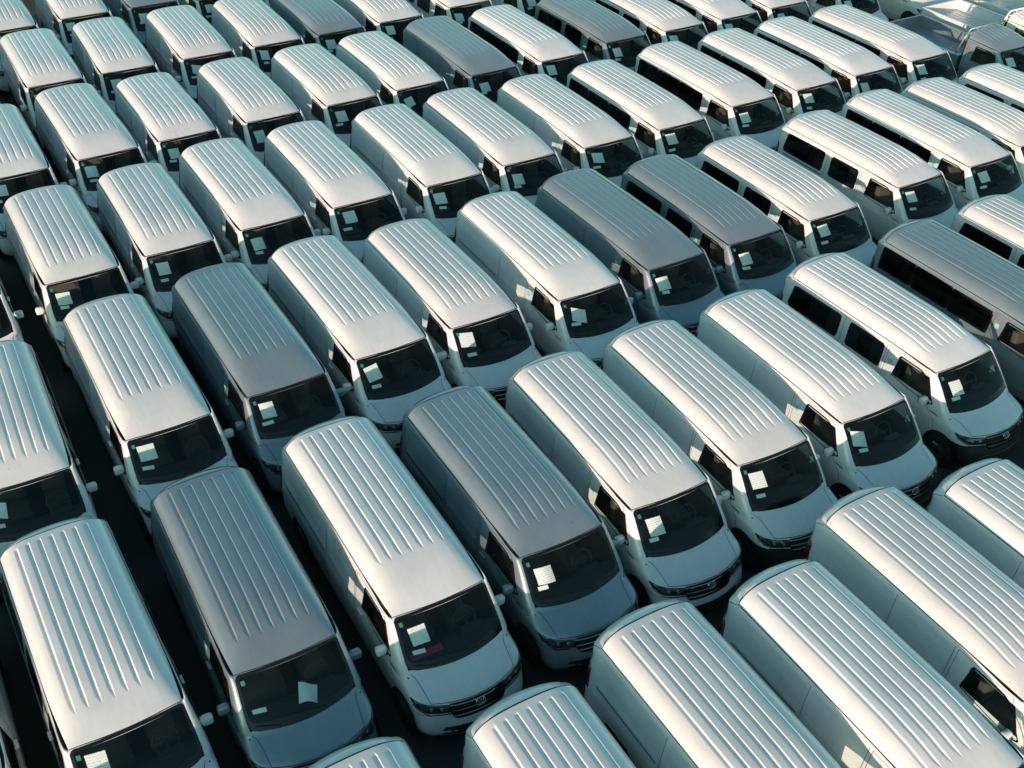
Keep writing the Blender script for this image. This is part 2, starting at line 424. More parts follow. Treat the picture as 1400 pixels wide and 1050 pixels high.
def roof_mesh(sh, x_end, mat):
    """roof skin with seven pressed channels, pointed at the front"""
    tail = sh.tail; ys = []
    prof = [(-.066, 0), (-.061, .02), (-.034, .60), (-.014, .97), (-.0105, 1), (-.0090, .985), (-.0078, .90), (.0088, .10), (.0100, .015), (.0112, 0), (.018, 0)]
    for i in range(7):
        c = (i-3)*.1767
        for dy, d in prof: ys.append((c+dy, c, dy, d))
        if i < 6: ys.append((c+.066, c, 9, 0))
    edge = [.60, .625, .65, .675, .70, .722, .742, .764, .782, .795, .8035, .808]
    full = [(-e, 0, 9, 0) for e in edge[::-1]]+ys+[(e, 0, 9, 0) for e in edge]
    x0 = x_end; xs = [x0]; rs, re = sh.rs, sh.re
    st = [x0+.015, x0+.05, rs-.05, rs, rs+.012, rs+.03, rs+.06]
    k = 8
    st += [lerp(rs+.12, re-.45, i/(k-1)) for i in range(k)] if re > rs+1 else []
    st += [re-.36, re-.24, re-.17, re-.13, re-.10, re-.07, re-.045, re-.02, re, re+.03]
    xx = re+.1
    while xx < -.06: st.append(xx); xx += .085
    st += [-.03, 0.0]
    xs = sorted(set(xs+[x for x in st if x0 < x <= 0]))
    vs = []; fs = []; n = len(full)
    for x in xs:
        if x <= rs: t = 0
        elif x >= re: t = 0
        else: t = min(1, (x-rs)/.035)*min(1, ((re-x)/.16)**.8)
        b = bw(x)
        for (y, c, dy, d) in full:
            wsc = 1
            if abs(dy) < 1: y = c+dy*(.30+.70*min(1, t*1.2)); wsc = 1
            if abs(y) > .6: y = math.copysign(.6+(abs(y)-.6)*(b-.6)/(.808-.6), y)
            xb = x+(.066*(1-(y/b)**2)*max(0, 1+x/.6)**1.5 if x > -.6 else 0)
            if x < x0+.3: xb -= .05*(1-(y/b)**2)*(1-(x-x0)/.3)
            z = roofz(x, y, tail)-d*t*.0175
            vs.append((xb, y, z))
    for i in range(len(xs)-1):
        for j in range(n-1): fs.append([i*n+j, (i+1)*n+j, (i+1)*n+j+1, i*n+j+1])
    # turned-down skirt so the seam has depth
    ring = [j for j in range(n)]+[i*n+n-1 for i in range(1, len(xs))]+[(len(xs)-1)*n+j for j in range(n-2, -1, -1)]+[i*n for i in range(len(xs)-2, 0, -1)]
    o = len(vs)
    m = len(ring)
    for r in ring: vs.append(vs[r])
    for r in ring: v = vs[r]; vs.append((v[0], v[1], v[2]-.022))
    for i in range(m): fs.append([o+i, o+(i+1) % m, o+m+(i+1) % m, o+m+i][::-1])
    me = mk('roof', vs, fs, [mat], smooth=True)
    for p in me.polygons[-m:]: p.use_smooth = False
    return me

GL = .004
def build_kind(kind):
    """returns list of (name, parent name or None, mesh, matrix or None) for one vehicle kind"""
    P = []; paintm = M['white']
    tail = {'S': -4.37, 'L': -4.71, 'M': -4.37, 'Z': -4.71, 'K': -4.62}[kind]
    rs = {'S': -3.83, 'L': -4.17, 'M': -3.83, 'Z': -4.17, 'K': -1.15}[kind]
    re = {'S': -.40, 'L': -.84, 'M': -.40, 'Z': -.86, 'K': -.40}[kind]
    sh = Shell(tail, rs, re); jf, cols = sh.jfix, sh.cols
    ci = lambda x: jf+min(range(len(cols)), key=lambda i: abs(cols[i]-x))
    jB = ci(-1.09); jS0 = ci(-1.15); jS1 = ci(-2.30)
    kW0, kW1 = 15, 18          # window hole rows (z 1.21 .. 1.62)
    jd0 = sh.jside0+3          # front edge of the front door
    # --- windows on the sides: (x_front, x_rear) spans ---
    if kind in 'ML': pass
    spans = []
    if kind == 'M': spans = [(-1.23, -2.12), (-2.42, -3.78)]
    if kind == 'Z': spans = [(-1.17, -4.20)]
    def hole(k, j, sg):
        if k < kW0 or k >= kW1: return False
        if sh.jside0+2 <= j < ci(-.82): return True
        for a, b in spans:
            # hole columns strictly inside the pane
            x0 = sh.grid[k][j].x; x1 = sh.grid[k][j+1].x
            if x0 <= a-.0+.03 and x1 >= b-.03: return True
        return False
    kWS0, kWS1 = 13, 20
    def wshole(k, j, sg): return kWS0 <= k < kWS1 and j < NF-1
    def rearhole(k, j, sg): return kind != 'K' and 15 <= k < 19 and j >= sh.nj-6
    K0 = len(ROWS)-1
    jK = ci(-1.18)
    def part(k, j, sg):
        if kind == 'K' and j >= jK: return None
        if wshole(k, j, sg) or hole(k, j, sg) or rearhole(k, j, sg): return None
        if k < 5 and j < sh.jside0+1: return 'front_bumper'
        if k < 4 and j >= sh.jrear-1: return 'rear_bumper'
        if 7 <= k < 12 and j < NF-1: return 'hood'
        if j >= sh.jrear+1 and 4 <= k < K0: return 'tailgate'
        if 2 <= k < 20 and jd0 <= j < jB: return 'front_door' if sg > 0 else 'front_door_r'
        if 2 <= k < 20 and jS0 <= j < jS1 and sg < 0 and kind != 'K': return 'sliding_door'
        return 'body'
    if kind in ('S', 'L'):
        # stamped recesses in the load-space walls
        for k in range(15, 19):
            for j in range(jf, sh.jrear):
                x = sh.grid[k][j].x
                if 15 <= k <= 18 and (cols[-2] < x < cols[-8]-.0 or -2.2 < x < -1.16):
                    sh.grid[k][j].y -= .016
        sh.norms()
    for pn in ('body', 'front_bumper', 'rear_bumper', 'hood', 'tailgate', 'front_door', 'front_door_r', 'sliding_door'):
        me = sh.cells(lambda k, j, sg: part(k, j, sg) == pn, pn.replace('_r', '') if pn == 'front_door_r' else pn, paintm)
        if me: P.append((pn.replace('front_door_r', 'front_door'), None, me, 'B'+('r' if pn == 'front_door_r' else '')))
    x_end = tail+.452 if kind != 'K' else -1.19
    P.append(('roof', None, roof_mesh(sh, x_end, paintm), None))
    # --- seams ---
    def colline(j, k0, k1, sg): return [(sh.P(sg*j, k), nsg(sh, j, k, sg)) for k in [k0+(k1-k0)*i/max(1, (k1-k0)) for i in range(int(k1-k0)+1)]]
    def rowline(k, j0, j1, sg): return [(sh.P(sg*j, k), nsg(sh, j, k, sg)) for j in range(int(j0), int(j1)+1)]
    vs = []; fs = []
    def addr(line, w=.008, off=.0015):
        v, f = sh.ribbon(line, w, off); o = len(vs); vs.extend(v); fs.extend([[i+o for i in q] for q in f])
    for sg in (1, -1):
        addr(colline(jd0, 2, 20, sg)); addr(colline(jB, 2, 20, sg)); addr(rowline(2, jd0, jB, sg)); addr(rowline(20, jd0, jB, sg), .006)
        addr(colline(NF-1, 7, 12, sg)); addr(rowline(5, 0, sh.jside0+1, sg), .007); addr(rowline(7, 0, NF-1, sg), .010)
        if kind != 'K':
            addr(colline(sh.jrear+1, 4, K0, sg), .010); addr(rowline(4, sh.jrear+1, sh.nj-1, sg))
            if sg < 0:
                addr(colline(jS0, 2, 20, sg)); addr(colline(jS1, 2, 20, sg)); addr(rowline(2, jS0, jS1, sg))
    P.append(('panel_seam', None, mk('panel_seam', vs, fs, [M['rubber']], smooth=False), None))
    if kind in 'SLM':
        # slide rail of the side door
        pts = [(sh.side(x, 1.09, -1), Vector((0, -1, .1)).normalized()) for x in [lerp(-2.36, tail+.55, i/8) for i in range(9)]]
        v, f = sh.ribbon(pts, .022, .004); P.append(('slide_rail', None, mk('slide_rail', v, f, [M['rubber']], smooth=False), None))
    # --- windshield ---
    def ws_poly(y1, z1, y0, z0, zb, r1, r0):
        c = [(-y1, z1, r1), (0, z1+.012, .5), (y1, z1, r1), (y0, z0, r0), (y0*.5, lerp(z0, zb, .75), .2), (0, zb, .2), (-y0*.5, lerp(z0, zb, .75), .2), (-y0, z0, r0)]
        return rounded(c)
    o1 = ws_poly(.757, 1.715, .805, 1.115, 1.085, .05, .13); i1 = ws_poly(.725, 1.685, .762, 1.20, 1.175, .05, .10)
    g, b = fan('windshield', o1, i1, sh.front, GL, M['glass'], M['frit'], 5)
    P.append(('windshield', None, g, None)); P.append(('window_border', 'windshield', b, None))
    # --- front door windows ---
    for sg in (1, -1):
        surf = lambda x, z, off, sg=sg: sh.side(x, z, sg, off)
        c = [(-.86, 1.19, .03), (-.80, 1.665, .04), (-.16, 1.665, .16), (.235, 1.15, .06), (.12, 1.12, .05), (-.25, 1.13, .2)]
        o = rounded(c); i = shrink(o, .035, .03)
        g, b = fan('side_window', o, i, surf, GL, M['glass'], M['frit'], 3)
        P.append(('side_window', None, g, 'w%d' % sg)); P.append(('window_border', 'w%d' % sg, b, None))
    for a, bx in spans:
        for sg in (1, -1):
            surf = lambda x, z, off, sg=sg: sh.side(x, z, sg, off)
            if kind == 'Z':
                # glass strip made of three panes butted together
                cuts = [(-1.17, -2.22), (-2.235, -3.26), (-3.275, -4.24)]
            else: cuts = [(a+.03, bx-.03)]
            for q, (xa, xb) in enumerate(cuts):
                r = .015 if kind == 'Z' else .05
                c = [(xb-(.0 if kind == 'M' and q == 0 else 0), 1.16, r), (xb, 1.68, r), (xa, 1.68, r), (xa, 1.16, r)]
                if kind == 'M' and a < -2: c[0] = (xb-.06, 1.16, .06); c[1] = (xb+.02, 1.665, .05)
                oo = resample(rounded(c, 4), 36); ii = shrink(oo, .04, .04)
                g, b = fan('side_window', oo, ii, surf, GL, M['dark_glass'], M['frit'], 3)
                key = 's%d_%d_%d' % (sg, int(-a*100), q)
                P.append(('side_window', None, g, key)); P.append(('window_border', key, b, None))
    # --- rear window ---
    if kind != 'K':
        def rs_(y, z, off):
            zz = [r[-1].z for r in sh.grid[:len(ROWS)]]; k = 10
            while k < len(ROWS)-2 and zz[k+1] < z: k += 1
            t = (z-zz[k])/(zz[k+1]-zz[k]); x = lerp(sh.grid[k][-1].x, sh.grid[k+1][-1].x, t)+.13*(y/.7)**2
            return Vector((x-off, y, z))
        oo = resample(rounded([(-.70, 1.15, .08), (.70, 1.15, .08), (.66, 1.70, .08), (-.66, 1.70, .08)]), 40)
        g, b = fan('rear_window', oo, shrink(oo, .045, .04), rs_, .006, M['dark_glass'], M['frit'], 3)
        P.append(('rear_window', None, g, None)); P.append(('window_border', 'rear_window', b, None))
    # --- headlights, grille, bumper intake: patches in shell coordinates ---
    def patch(poly, off, mat, name, depth=.0, n=36, rings=3):
        oo = resample(poly, n); sf = lambda a, b, o: sh.P(a, b, o)
        vs = [sf(a, b, -.004) for a, b in oo]; ca = sum(p[0] for p in oo)/n; cb = sum(p[1] for p in oo)/n; fs = []
        for r in range(rings):
            t = 1-r/rings; vs += [sf(ca+(a-ca)*t, cb+(b-cb)*t, off+(depth if r else 0)) for a, b in oo]
            fs += [[r*n+i, r*n+(i+1) % n, (r+1)*n+(i+1) % n, (r+1)*n+i] for i in range(n)]
        vs.append(sf(ca, cb, off+depth)); fs += [[rings*n+i, rings*n+(i+1) % n, len(vs)-1] for i in range(n)]
        return fixn(mk(name, vs, fs, [mat], smooth=True))
    for sg in (1, -1):
        poly = [(sg*a, b) for a, b in rounded([(5.2, 5.2, .25), (5.3, 6.6, .25), (8.0, 6.75, .3), (12.0, 7.7, .25), (12.0, 6.7, .5), (9.0, 5.3, .8)])]
        P.append(('headlight', None, patch(poly, .008, M['lens'], 'headlight', .006), 'h%d' % sg))
        b = B()
        for jj, kk, r in ((6.5, 5.95, .034), (8.2, 6.05, .030)):
            p = sh.P(sg*jj, kk, .012); n = nsg(sh, int(jj), 6, sg); q = n.to_track_quat('Z', 'Y').to_matrix()
            o = len(b.v)
            for r2, h in ((r, 0), (r*.8, .012), (r*.45, .004)):
                for i in range(14):
                    t = 2*pi*i/14; b.v.append(tuple(p+q@Vector((r2*cos(t), r2*sin(t), h))))
            for rr in range(2):
                for i in range(14): b.f.append([o+rr*14+i, o+rr*14+(i+1) % 14, o+(rr+1)*14+(i+1) % 14, o+(rr+1)*14+i])
            b.f.append([o+28+i for i in range(14)])
        P.append(('lamp', 'h%d' % sg, b.mesh('lamp', M['lamp'], True), None))
        pts = [(sh.P(sg*j, 5.05+max(0, j-8.8)*.45), nsg(sh, int(j), 5, sg)) for j in [5.2+.5*i for i in range(14)]]
        v, f = sh.ribbon(pts, .018, .013); P.append(('chrome_strip', 'h%d' % sg, mk('chrome_strip', v, f, [M['chrome']], smooth=False), None))
        # mirror
        mb = B()
        mb.box(.0, .12, sg*.915 if sg > 0 else -1.095, 1.095 if sg > 0 else -.915, 1.11, 1.275, .052)
        P.append(('side_mirror', None, mb.mesh('side_mirror', paintm, True), 'm%d' % sg))
        mb = B(); mb.tube([(.12, sg*.90, 1.14), (.08, sg*.95, 1.13), (.06, sg*1.0, 1.14)], .034)
        mb.box(-.008, .004, min(sg*.94, sg*1.07), max(sg*.94, sg*1.07), 1.135, 1.25)
        P.append(('mirror_arm', 'm%d' % sg, mb.mesh('mirror_arm', M['black']), None))
        hb = B(); hb.box(-.98, -.82, min(sg*.928, sg*.962), max(sg*.928, sg*.962), 1.045, 1.075, .008)
        P.append(('door_handle', None, hb.mesh('door_handle', paintm, True), None))
        # indicator on the wing
        P.append(('side_vent', None, patch([(sg*a, b) for a, b in [(sh.jside0+1.0, 10.1), (sh.jside0+2.6, 10.4), (sh.jside0+2.6, 10.9), (sh.jside0+1.0, 10.6)]], .004, M['black'], 'side_vent', .002, 16, 1), None))
        if kind != 'K':
            j0 = sh.jrear
            P.append(('tail_light', None, patch([(sg*a, b) for a, b in rounded([(j0-.6, 7.5, .2), (j0+3.2, 7.5, .2), (j0+3.0, 15.8, .2), (j0-.2, 15.8, .2)])], .01, M['red'], 'tail_light', .006), None))
        for wx in (.62, tail+1.15):
            wb = B(); s1 = 1 if sg > 0 else -1
            prof = [(s1*.72, .30), (s1*.93, .30), (s1*.952, .285), (s1*.955, .24), (s1*.945, .22)]
            wb.lathe_y([(s1*.72, .24), (s1*.72, .315), (s1*.92, .33), (s1*.95, .315), (s1*.957, .27), (s1*.95, .215)], wx, .33)
            key = 'wh%d%d' % (sg, int(wx*100)); P.append(('wheel', None, wb.mesh('wheel', M['tyre'], True), key))
            wb = B(); wb.lathe_y([(s1*.95, .215), (s1*.925, .19), (s1*.92, .08), (s1*.94, .05), (s1*.94, .001)], wx, .33)
            P.append(('rim', key, wb.mesh('rim', M['rim'], True), None))
            wb = B(); wb.lathe_y([(s1*.9475, .39), (s1*.949, .385), (s1*.949, .2)], wx, .36)
            P.append(('wheel_arch', None, wb.mesh('wheel_arch', M['rubber'], True), None))
    gp = rounded([(-5.3, 5.1, .2), (-5.35, 6.75, .2), (0, 6.85, .2), (5.35, 6.75, .2), (5.3, 5.1, .2), (4.6, 3.9, .4), (-4.6, 3.9, .4)])
    P.append(('grille', None, patch(gp, .005, M['grille'], 'grille', -.001, 60, 5), None))
    for kk, jm in ((6.45, 5.25), (5.5, 5.2), (4.6, 4.8)):
        pts = [(sh.P(j, kk), nsg(sh, int(abs(j)), kk, 1 if j >= 0 else -1)) for j in [jm*(-1+i/12) for i in range(25)]]
        v, f = sh.ribbon(pts, .020, .018); P.append(('chrome_strip', 'grille', mk('chrome_strip', v, f, [M['chrome']], smooth=False), None))
    # emblem: ring with a pair of slanted strokes
    eb = B(); p0 = sh.P(0.001, 5.9, .030); n = nsg(sh, 0, 6, 1); q = n.to_track_quat('Z', 'Y').to_matrix()
    eb.tube([p0+q@Vector((.078*cos(t), .062*sin(t), 0)) for t in [2*pi*i/20 for i in range(21)]], .008, 6, False)
    eb.tube([p0+q@Vector(c) for c in ((-.055, .03, 0), (0, -.055, 0), (.055, .03, 0))], .007, 6)
    eb.tube([p0+q@Vector(c) for c in ((-.02, .045, 0), (0, .005, 0), (.02, .045, 0))], .006, 6)
    P.append(('emblem', 'grille', eb.mesh('emblem', M['chrome'], True), None))
    P.append(('air_intake', None, patch(rounded([(-7.2, 1.5, .2), (-7.0, 2.6, .2), (0, 2.7, .2), (7.0, 2.6, .2), (7.2, 1.5, .2), (0, 1.4, .2)]), .004, M['black'], 'air_intake', .0, 60, 5), None))
    # wipers
    for (ya, za, yb, zb_) in ((.30, 1.13, -.18, 1.20), (-.42, 1.13, -.66, 1.52)):
        if ya < 0: (ya, za, yb, zb_) = (-.36, 1.12, -.70, 1.17)
        wb = B(); wb.tube([sh.front(lerp(ya, yb, t), lerp(za, zb_, t), .02) for t in (0, .3, .6, 1)], .007, 6)
        P.append(('wiper', 'windshield', wb.mesh('wiper', M['rubber']), None))
    # stickers: one green square inside the glass, mint film flap on the side wall
    def decal(poly, surf, off, mat, name):
        return fixn(mk(name, [surf(a, b, off) for a, b in poly], [list(range(len(poly)))], [mat], smooth=False))
    P.append(('glass_sticker', 'windshield', decal([(-.71, 1.655), (-.655, 1.655), (-.655, 1.605), (-.71, 1.605)], sh.front, -.004, M['green'], 'glass_sticker'), None))
    # interior
    ib = B(); back = -1.15 if kind == 'K' else tail+.2
    ib.box(back, .95, -.86, .86, .50, .56)
    if kind in 'SLK': ib.box(-1.30, -1.26, -.80, .80, .56, 1.66)
    P.append(('cabin_floor', None, ib.mesh('cabin_floor', M['trim']), None))
    db = B()
    pr = [(.78, .62), (.74, 1.04), (.55, 1.075), (.25, 1.06), (.12, .98), (.16, .70), (.24, .56)]
    n = len(pr); wv = .84
    db.add([(x-(.12 if x > .5 else 0)*abs(yy)**2/wv**2, yy, z) for yy in (-wv, -.5, 0, .5, wv) for x, z in pr],
           [[r*n+i, r*n+(i+1) % n, (r+1)*n+(i+1) % n, (r+1)*n+i] for r in range(4) for i in range(n)])
    db.box(.14, .30, .25, .62, 1.0, 1.09, .03)
    P.append(('dashboard', None, db.mesh('dashboard', M['trim'], False), None))
    sw = B(); c = Vector((.0, .42, 1.06)); R = Matrix.Rotation(radians(58), 3, 'Y')
    sw.tube([c+R@Vector((.185*cos(t), .185*sin(t), 0)) for t in [2*pi*i/22 for i in range(23)]], .016, 6, False)
    sw.tube([c+R@Vector((0, .18, 0)), c, c+R@Vector((0, -.18, 0))], .02, 6); sw.tube([c, c+Vector((.22, 0, -.12))], .03, 6)
    P.append(('steering_wheel', None, sw.mesh('steering_wheel', M['black'], True), None))
    rowsx = [(-.62, [(.24, .64), (-.68, -.02)])]
    if kind in 'MZ': rowsx += [(-1.65, [(-.05, .75), (-.75, -.2)]), (-2.5, [(-.05, .75), (-.75, -.2)]), (-3.35, [(-.75, .75)])]
    for x, ys in rowsx:
        for ya, yb in ys:
            sb = B(); sb.box(x, x+.5, ya, yb, .56, .88, .05); sb.box(x-.12, x+.03, ya, yb, .86, 1.42, .05)
            sb.box(x-.10, x-.01, (ya+yb)/2-.13, (ya+yb)/2+.13, 1.44, 1.62, .035)
            P.append(('seat', None, sb.mesh('seat', M['seat'] if x > -1 else M['seatg'], True), None))
    if kind == 'K':
        # cab back wall and load bed with ladder rack
        cb = B(); cb.box(-1.23, -1.19, -.80, .80, .55, 1.62, .01)
        P.append(('cab_back', None, cb.mesh('cab_back', paintm), None))
        bx0, bx1 = tail+.02, -1.42
        cb = B(); cb.box(bx0, bx1, -.86, .86, .74, .80)
        for i in range(9): cb.box(bx0+.03, bx1-.03, -.78+.19*i, -.72+.19*i, .80, .812)
        P.append(('bed_floor', None, cb.mesh('bed_floor', paintm), None))
        for nm, bb in (('side_board', (bx0, bx1, .85, .92)), ('side_board', (bx0, bx1, -.92, -.85)), ('tail_board', (bx0-.05, bx0, -.90, .90)), ('head_board', (bx1, bx1+.05, -.90, .90))):
            cb = B(); cb.box(*bb, .70, 1.16, .012)
            lo = bb[1]-bb[0]; 
            cb.box(bb[0]-.012, bb[1]+.012, bb[2]-.012, bb[3]+.012, 1.145, 1.185, .01)
            if lo > 1:
                yo = bb[2]-.008 if bb[2] < 0 else bb[3]
                for t in (.02, .34, .66, .97): cb.box(bb[0]+lo*t-.03, bb[0]+lo*t+.03, yo, yo+.008, .72, 1.14)
            P.append((nm, None, cb.mesh(nm, paintm), None))
        cb = B(); cb.box(tail+.1, -1.2, -.45, .45, .42, .72)
        P.append(('chassis', None, cb.mesh('chassis', M['black']), None))
        cb = B()
        for y in (-.74, .74):
            cb.tube([(-1.34, y, 1.16), (-1.30, y, 1.95), (-1.22, y*.97, 2.08)], .030)
            cb.tube([(-1.60, y, 1.18), (-1.32, y, 1.9)], .024)
        for z in (1.62, 2.06): cb.tube([(-1.30 if z < 2 else -1.22, -.73, z), (-1.30 if z < 2 else -1.22, .73, z)], .028)
        cb.tube([(-1.25, -.73, 1.9), (-1.25, .73, 1.9)], .018)
        for y in (-.45, -.15, .15, .45): cb.tube([(-1.30, y, 1.62), (-1.22, y, 2.06)], .013)
        P.append(('ladder_rack', None, cb.mesh('ladder_rack', paintm, True), None))
    return sh, P
def nsg(sh, j, k, sg):
    j = min(int(abs(j)), sh.nj-1); k = min(int(k), sh.K-1); n = sh.N[k][j]; return Vector((n.x, n.y*sg, n.z)).normalized()

# ------------------------------------------------------------ objects
def link(name, me, parent=None):
    o = bpy.data.objects.new(name, me); COL.objects.link(o)
    if parent: o.parent = parent
    return o
KIND = {}
def get_kind(kind):
    if kind not in KIND: KIND[kind] = build_kind(kind)
    return KIND[kind]
SILVER = {}
def tint(me, col):
    if col == 'w' or M['white'] not in list(me.materials): return me
    if me.name not in SILVER:
        c = me.copy()
        for i, m in enumerate(c.materials):
            if m == M['white']: c.materials[i] = M['silver']
        SILVER[me.name] = c
    return SILVER[me.name]

def sheet(name, surf, ca, cb, w, h, rot, off, mat, parent, curl=0.0):
    n = 5; vs = []; uv = []; fs = []
    for i in range(n):
        for j in range(n):
            u, v = i/(n-1), j/(n-1); a, b = (u-.5)*w, (v-.5)*h
            aa = ca+a*cos(rot)-b*sin(rot); bb = cb+a*sin(rot)+b*cos(rot)
            vs.append(surf(aa, bb, off-curl*(u-.5)**2*4)); uv.append((u, 1-v))
    for i in range(n-1):
        for j in range(n-1): fs.append([i*n+j, (i+1)*n+j, (i+1)*n+j+1, i*n+j+1])
    return link(name, fixn(mk(name, vs, fs, [mat], smooth=True, uv=uv)), parent)

FIRST = {}
def copy_tree(src, parent=None):
    c = src.copy(); COL.objects.link(c)
    if parent: c.parent = parent
    for ch in src.children: copy_tree(ch, c)
    return c
def make_vehicle(kind, col):
    sh, P = get_kind(kind)
    root = bpy.data.objects.new({'K': 'pickup_truck', 'M': 'minibus', 'Z': 'minibus'}.get(kind, 'panel_van'), None); COL.objects.link(root)
    root.empty_display_size = .3
    keys = {}
    for name, par, me, key in P:
        o = link(name, tint(me, col), keys[par] if par else root)
        keys.setdefault(name, o)
        if key: keys[key] = o
    return root
def place(kind, col, x, y, a, label, group):
    k = (kind, col)
    sh, _ = get_kind(kind)
    if k not in FIRST: FIRST[k] = make_vehicle(kind, col)
    root = copy_tree(FIRST[k])
    root.location = (x, y, 0); root.rotation_euler = (0, 0, a)
    root['label'] = label; root['group'] = group
    root['category'] = {'K': 'pickup truck', 'M': 'minibus', 'Z': 'minibus'}.get(kind, 'van')
    return root, sh

# ------------------------------------------------------------ ground
me, t, b = None, None, None
gm, t, b = nmat('asphalt'); pset(b, (.045, .047, .05), .9)
N = t.nodes.new; tc = N('ShaderNodeTexCoord')
n1 = N('ShaderNodeTexNoise'); n1.inputs['Scale'].default_value = .35; n1.inputs['Detail'].default_value = 8
n2 = N('ShaderNodeTexNoise'); n2.inputs['Scale'].default_value = 90; n2.inputs['Detail'].default_value = 3
ad = N('ShaderNodeMath'); ad.operation = 'ADD'; r = N('ShaderNodeMapRange'); r.inputs[1].default_value = .6; r.inputs[2].default_value = 1.4; r.inputs[3].default_value = .02; r.inputs[4].default_value = .05
t.links.new(tc.outputs['Object'], n1.inputs['Vector']); t.links.new(tc.outputs['Object'], n2.inputs['Vector'])
t.links.new(n1.outputs[0], ad.inputs[0]); t.links.new(n2.outputs[0], ad.inputs[1]); t.links.new(ad.outputs[0], r.inputs[0]); t.links.new(r.outputs[0], b.inputs['Base Color'])
bp = N('ShaderNodeBump'); bp.inputs['Strength'].default_value = .4; bp.inputs['Distance'].default_value = .01
t.links.new(n2.outputs[0], bp.inputs['Height']); t.links.new(bp.outputs[0], b.inputs['Normal'])
go = link('ground', mk('ground', [(-900, -900, 0), (900, -900, 0), (900, 900, 0), (-900, 900, 0)], [[0, 1, 2, 3]], [gm], smooth=False))
go['kind'] = 'structure'

# ------------------------------------------------------------ the vehicles, row by row (row 0 is the nearest)
ROWDATA = {
 0: [
  ('M', 'w', -4.05, 2.75, -1.044),
  ('S', 'w', -2.06, 3.92, -1.044),
  ('S', 'w', -0.07, 5.081, -1.044),
  ('S', 'w', 2.202, 5.992, -1.045),
  ('S', 'w', 4.005, 7.516, -1.042),
  ('S', 'w', 6.082, 8.363, -1.043),
  ('S', 'w', 7.742, 10.068, -1.044),
  ('S', 'w', 9.865, 10.782, -1.044),
 ],
 1: [
  ('S', 'w', -7.15, 8.05, -1.04),
  ('M', 'w', -5.109, 9.167, -1.019),
  ('S', 's', -3.181, 10.368, -1.052),
  ('L', 'w', -1.067, 11.446, -1.048),
  ('S', 's', 0.807, 12.681, -1.044),
  ('S', 'w', 2.644, 13.77, -1.061),
  ('S', 'w', 4.555, 14.879, -1.062),
  ('S', 'w', 6.597, 16.065, -1.053),
  ('M', 'w', 8.73, 17.633, -1.02),
  ('Z', 's', 11.242, 18.849, -1.032),
  ('M', 'w', 13.154, 20.374, -1.044),
 ],
 2: [
  ('M', 'w', -8.168, 13.941, -1.063),
  ('L', 'w', -6.088, 15.397, -1.032),
  ('L', 's', -4.202, 16.655, -1.032),
  ('L', 'w', -2.368, 17.857, -1.027),
  ('S', 'w', -0.567, 18.934, -1.036),
  ('L', 'w', 1.612, 19.985, -1.047),
  ('L', 's', 3.567, 21.237, -1.03),
  ('M', 's', 5.48, 22.34, -1.041),
  ('M', 'w', 7.502, 23.474, -1.038),
  ('M', 'w', 10.008, 25.176, -1.026),
  ('Z', 'w', 12.125, 26.33, -1.041),
  ('M', 'w', 13.813, 27.531, -1.033),
  ('M', 'w', 15.783, 28.631, -1.044),
 ],
 3: [
  ('S', 'w', -11.303, 19.223, -1.044),
  ('S', 'w', -9.176, 20.399, -1.03),
  ('S', 'w', -7.384, 21.585, -1.041),
  ('L', 'w', -5.527, 22.769, -1.033),
  ('L', 'w', -3.584, 23.849, -1.041),
  ('L', 'w', -1.469, 24.972, -1.05),
  ('L', 'w', 0.383, 26.125, -1.048),
  ('L', 'w', 2.449, 27.177, -1.047),
  ('Z', 'w', 4.492, 28.324, -1.041),
  ('Z', 'w', 6.664, 29.887, -1.035),
  ('Z', 'w', 8.68, 31.057, -1.037),
  ('Z', 'w', 10.608, 32.183, -1.039),
  ('Z', 'w', 12.587, 33.349, -1.041),
  ('K', 's', 15.535, 34.18, -1.044),
  ('K', 'w', 17.35, 35.85, -1.044),
  ('K', 'w', 19.3, 37.2, -1.044),
 ],
 4: [
  ('S', 'w', -12.215, 25.004, -1.039),
  ('L', 'w', -10.317, 26.209, -1.019),
  ('S', 'w', -8.548, 27.314, -1.032),
  ('S', 'w', -6.524, 28.51, -1.041),
  ('S', 'w', -4.534, 29.654, -1.036),
  ('S', 'w', -2.719, 30.774, -1.031),
  ('L', 's', -0.628, 31.889, -1.044),
  ('Z', 'w', 1.418, 33.017, -1.04),
  ('M', 's', 3.451, 34.611, -1.041),
  ('M', 'w', 5.392, 35.669, -1.039),
  ('Z', 'w', 7.324, 36.784, -1.041),
  ('Z', 'w', 9.159, 37.911, -1.041),
  ('M', 'w', 11.757, 39.386, -1.044),
  ('M', 'w', 14.62, 41.25, -1.044),
 ],
 5: [
  ('S', 'w', -15.128, 29.275, -1.044),
  ('S', 'w', -13.122, 30.689, -1.044),
  ('S', 'w', -11.318, 31.732, -1.068),
  ('S', 'w', -9.261, 32.905, -1.057),
  ('S', 'w', -7.343, 33.97, -1.056),
  ('S', 's', -5.538, 35.029, -1.04),
  ('S', 'w', -3.736, 36.159, -1.041),
  ('M', 'w', -1.561, 37.669, -1.042),
  ('M', 'w', 0.777, 39.122, -1.044),
 ],
 6: [
  ('S', 'w', -15.91, 34.889, -1.044),
  ('S', 'w', -13.969, 36.198, -1.042),
  ('S', 's', -12.029, 37.311, -1.043),
  ('S', 'w', -9.992, 38.124, -1.044),
  ('M', 'w', -7.95, 39.3, -1.044),
 ],
}
ROWNAME = {0: 'the cropped row at the bottom edge', 1: 'the nearest row showing windshields', 2: 'the second windshield row from the bottom',
           3: 'the third windshield row from the bottom', 4: 'the fourth windshield row from the bottom', 5: 'the fifth windshield row from the bottom',
           6: 'the far row at the top left edge'}
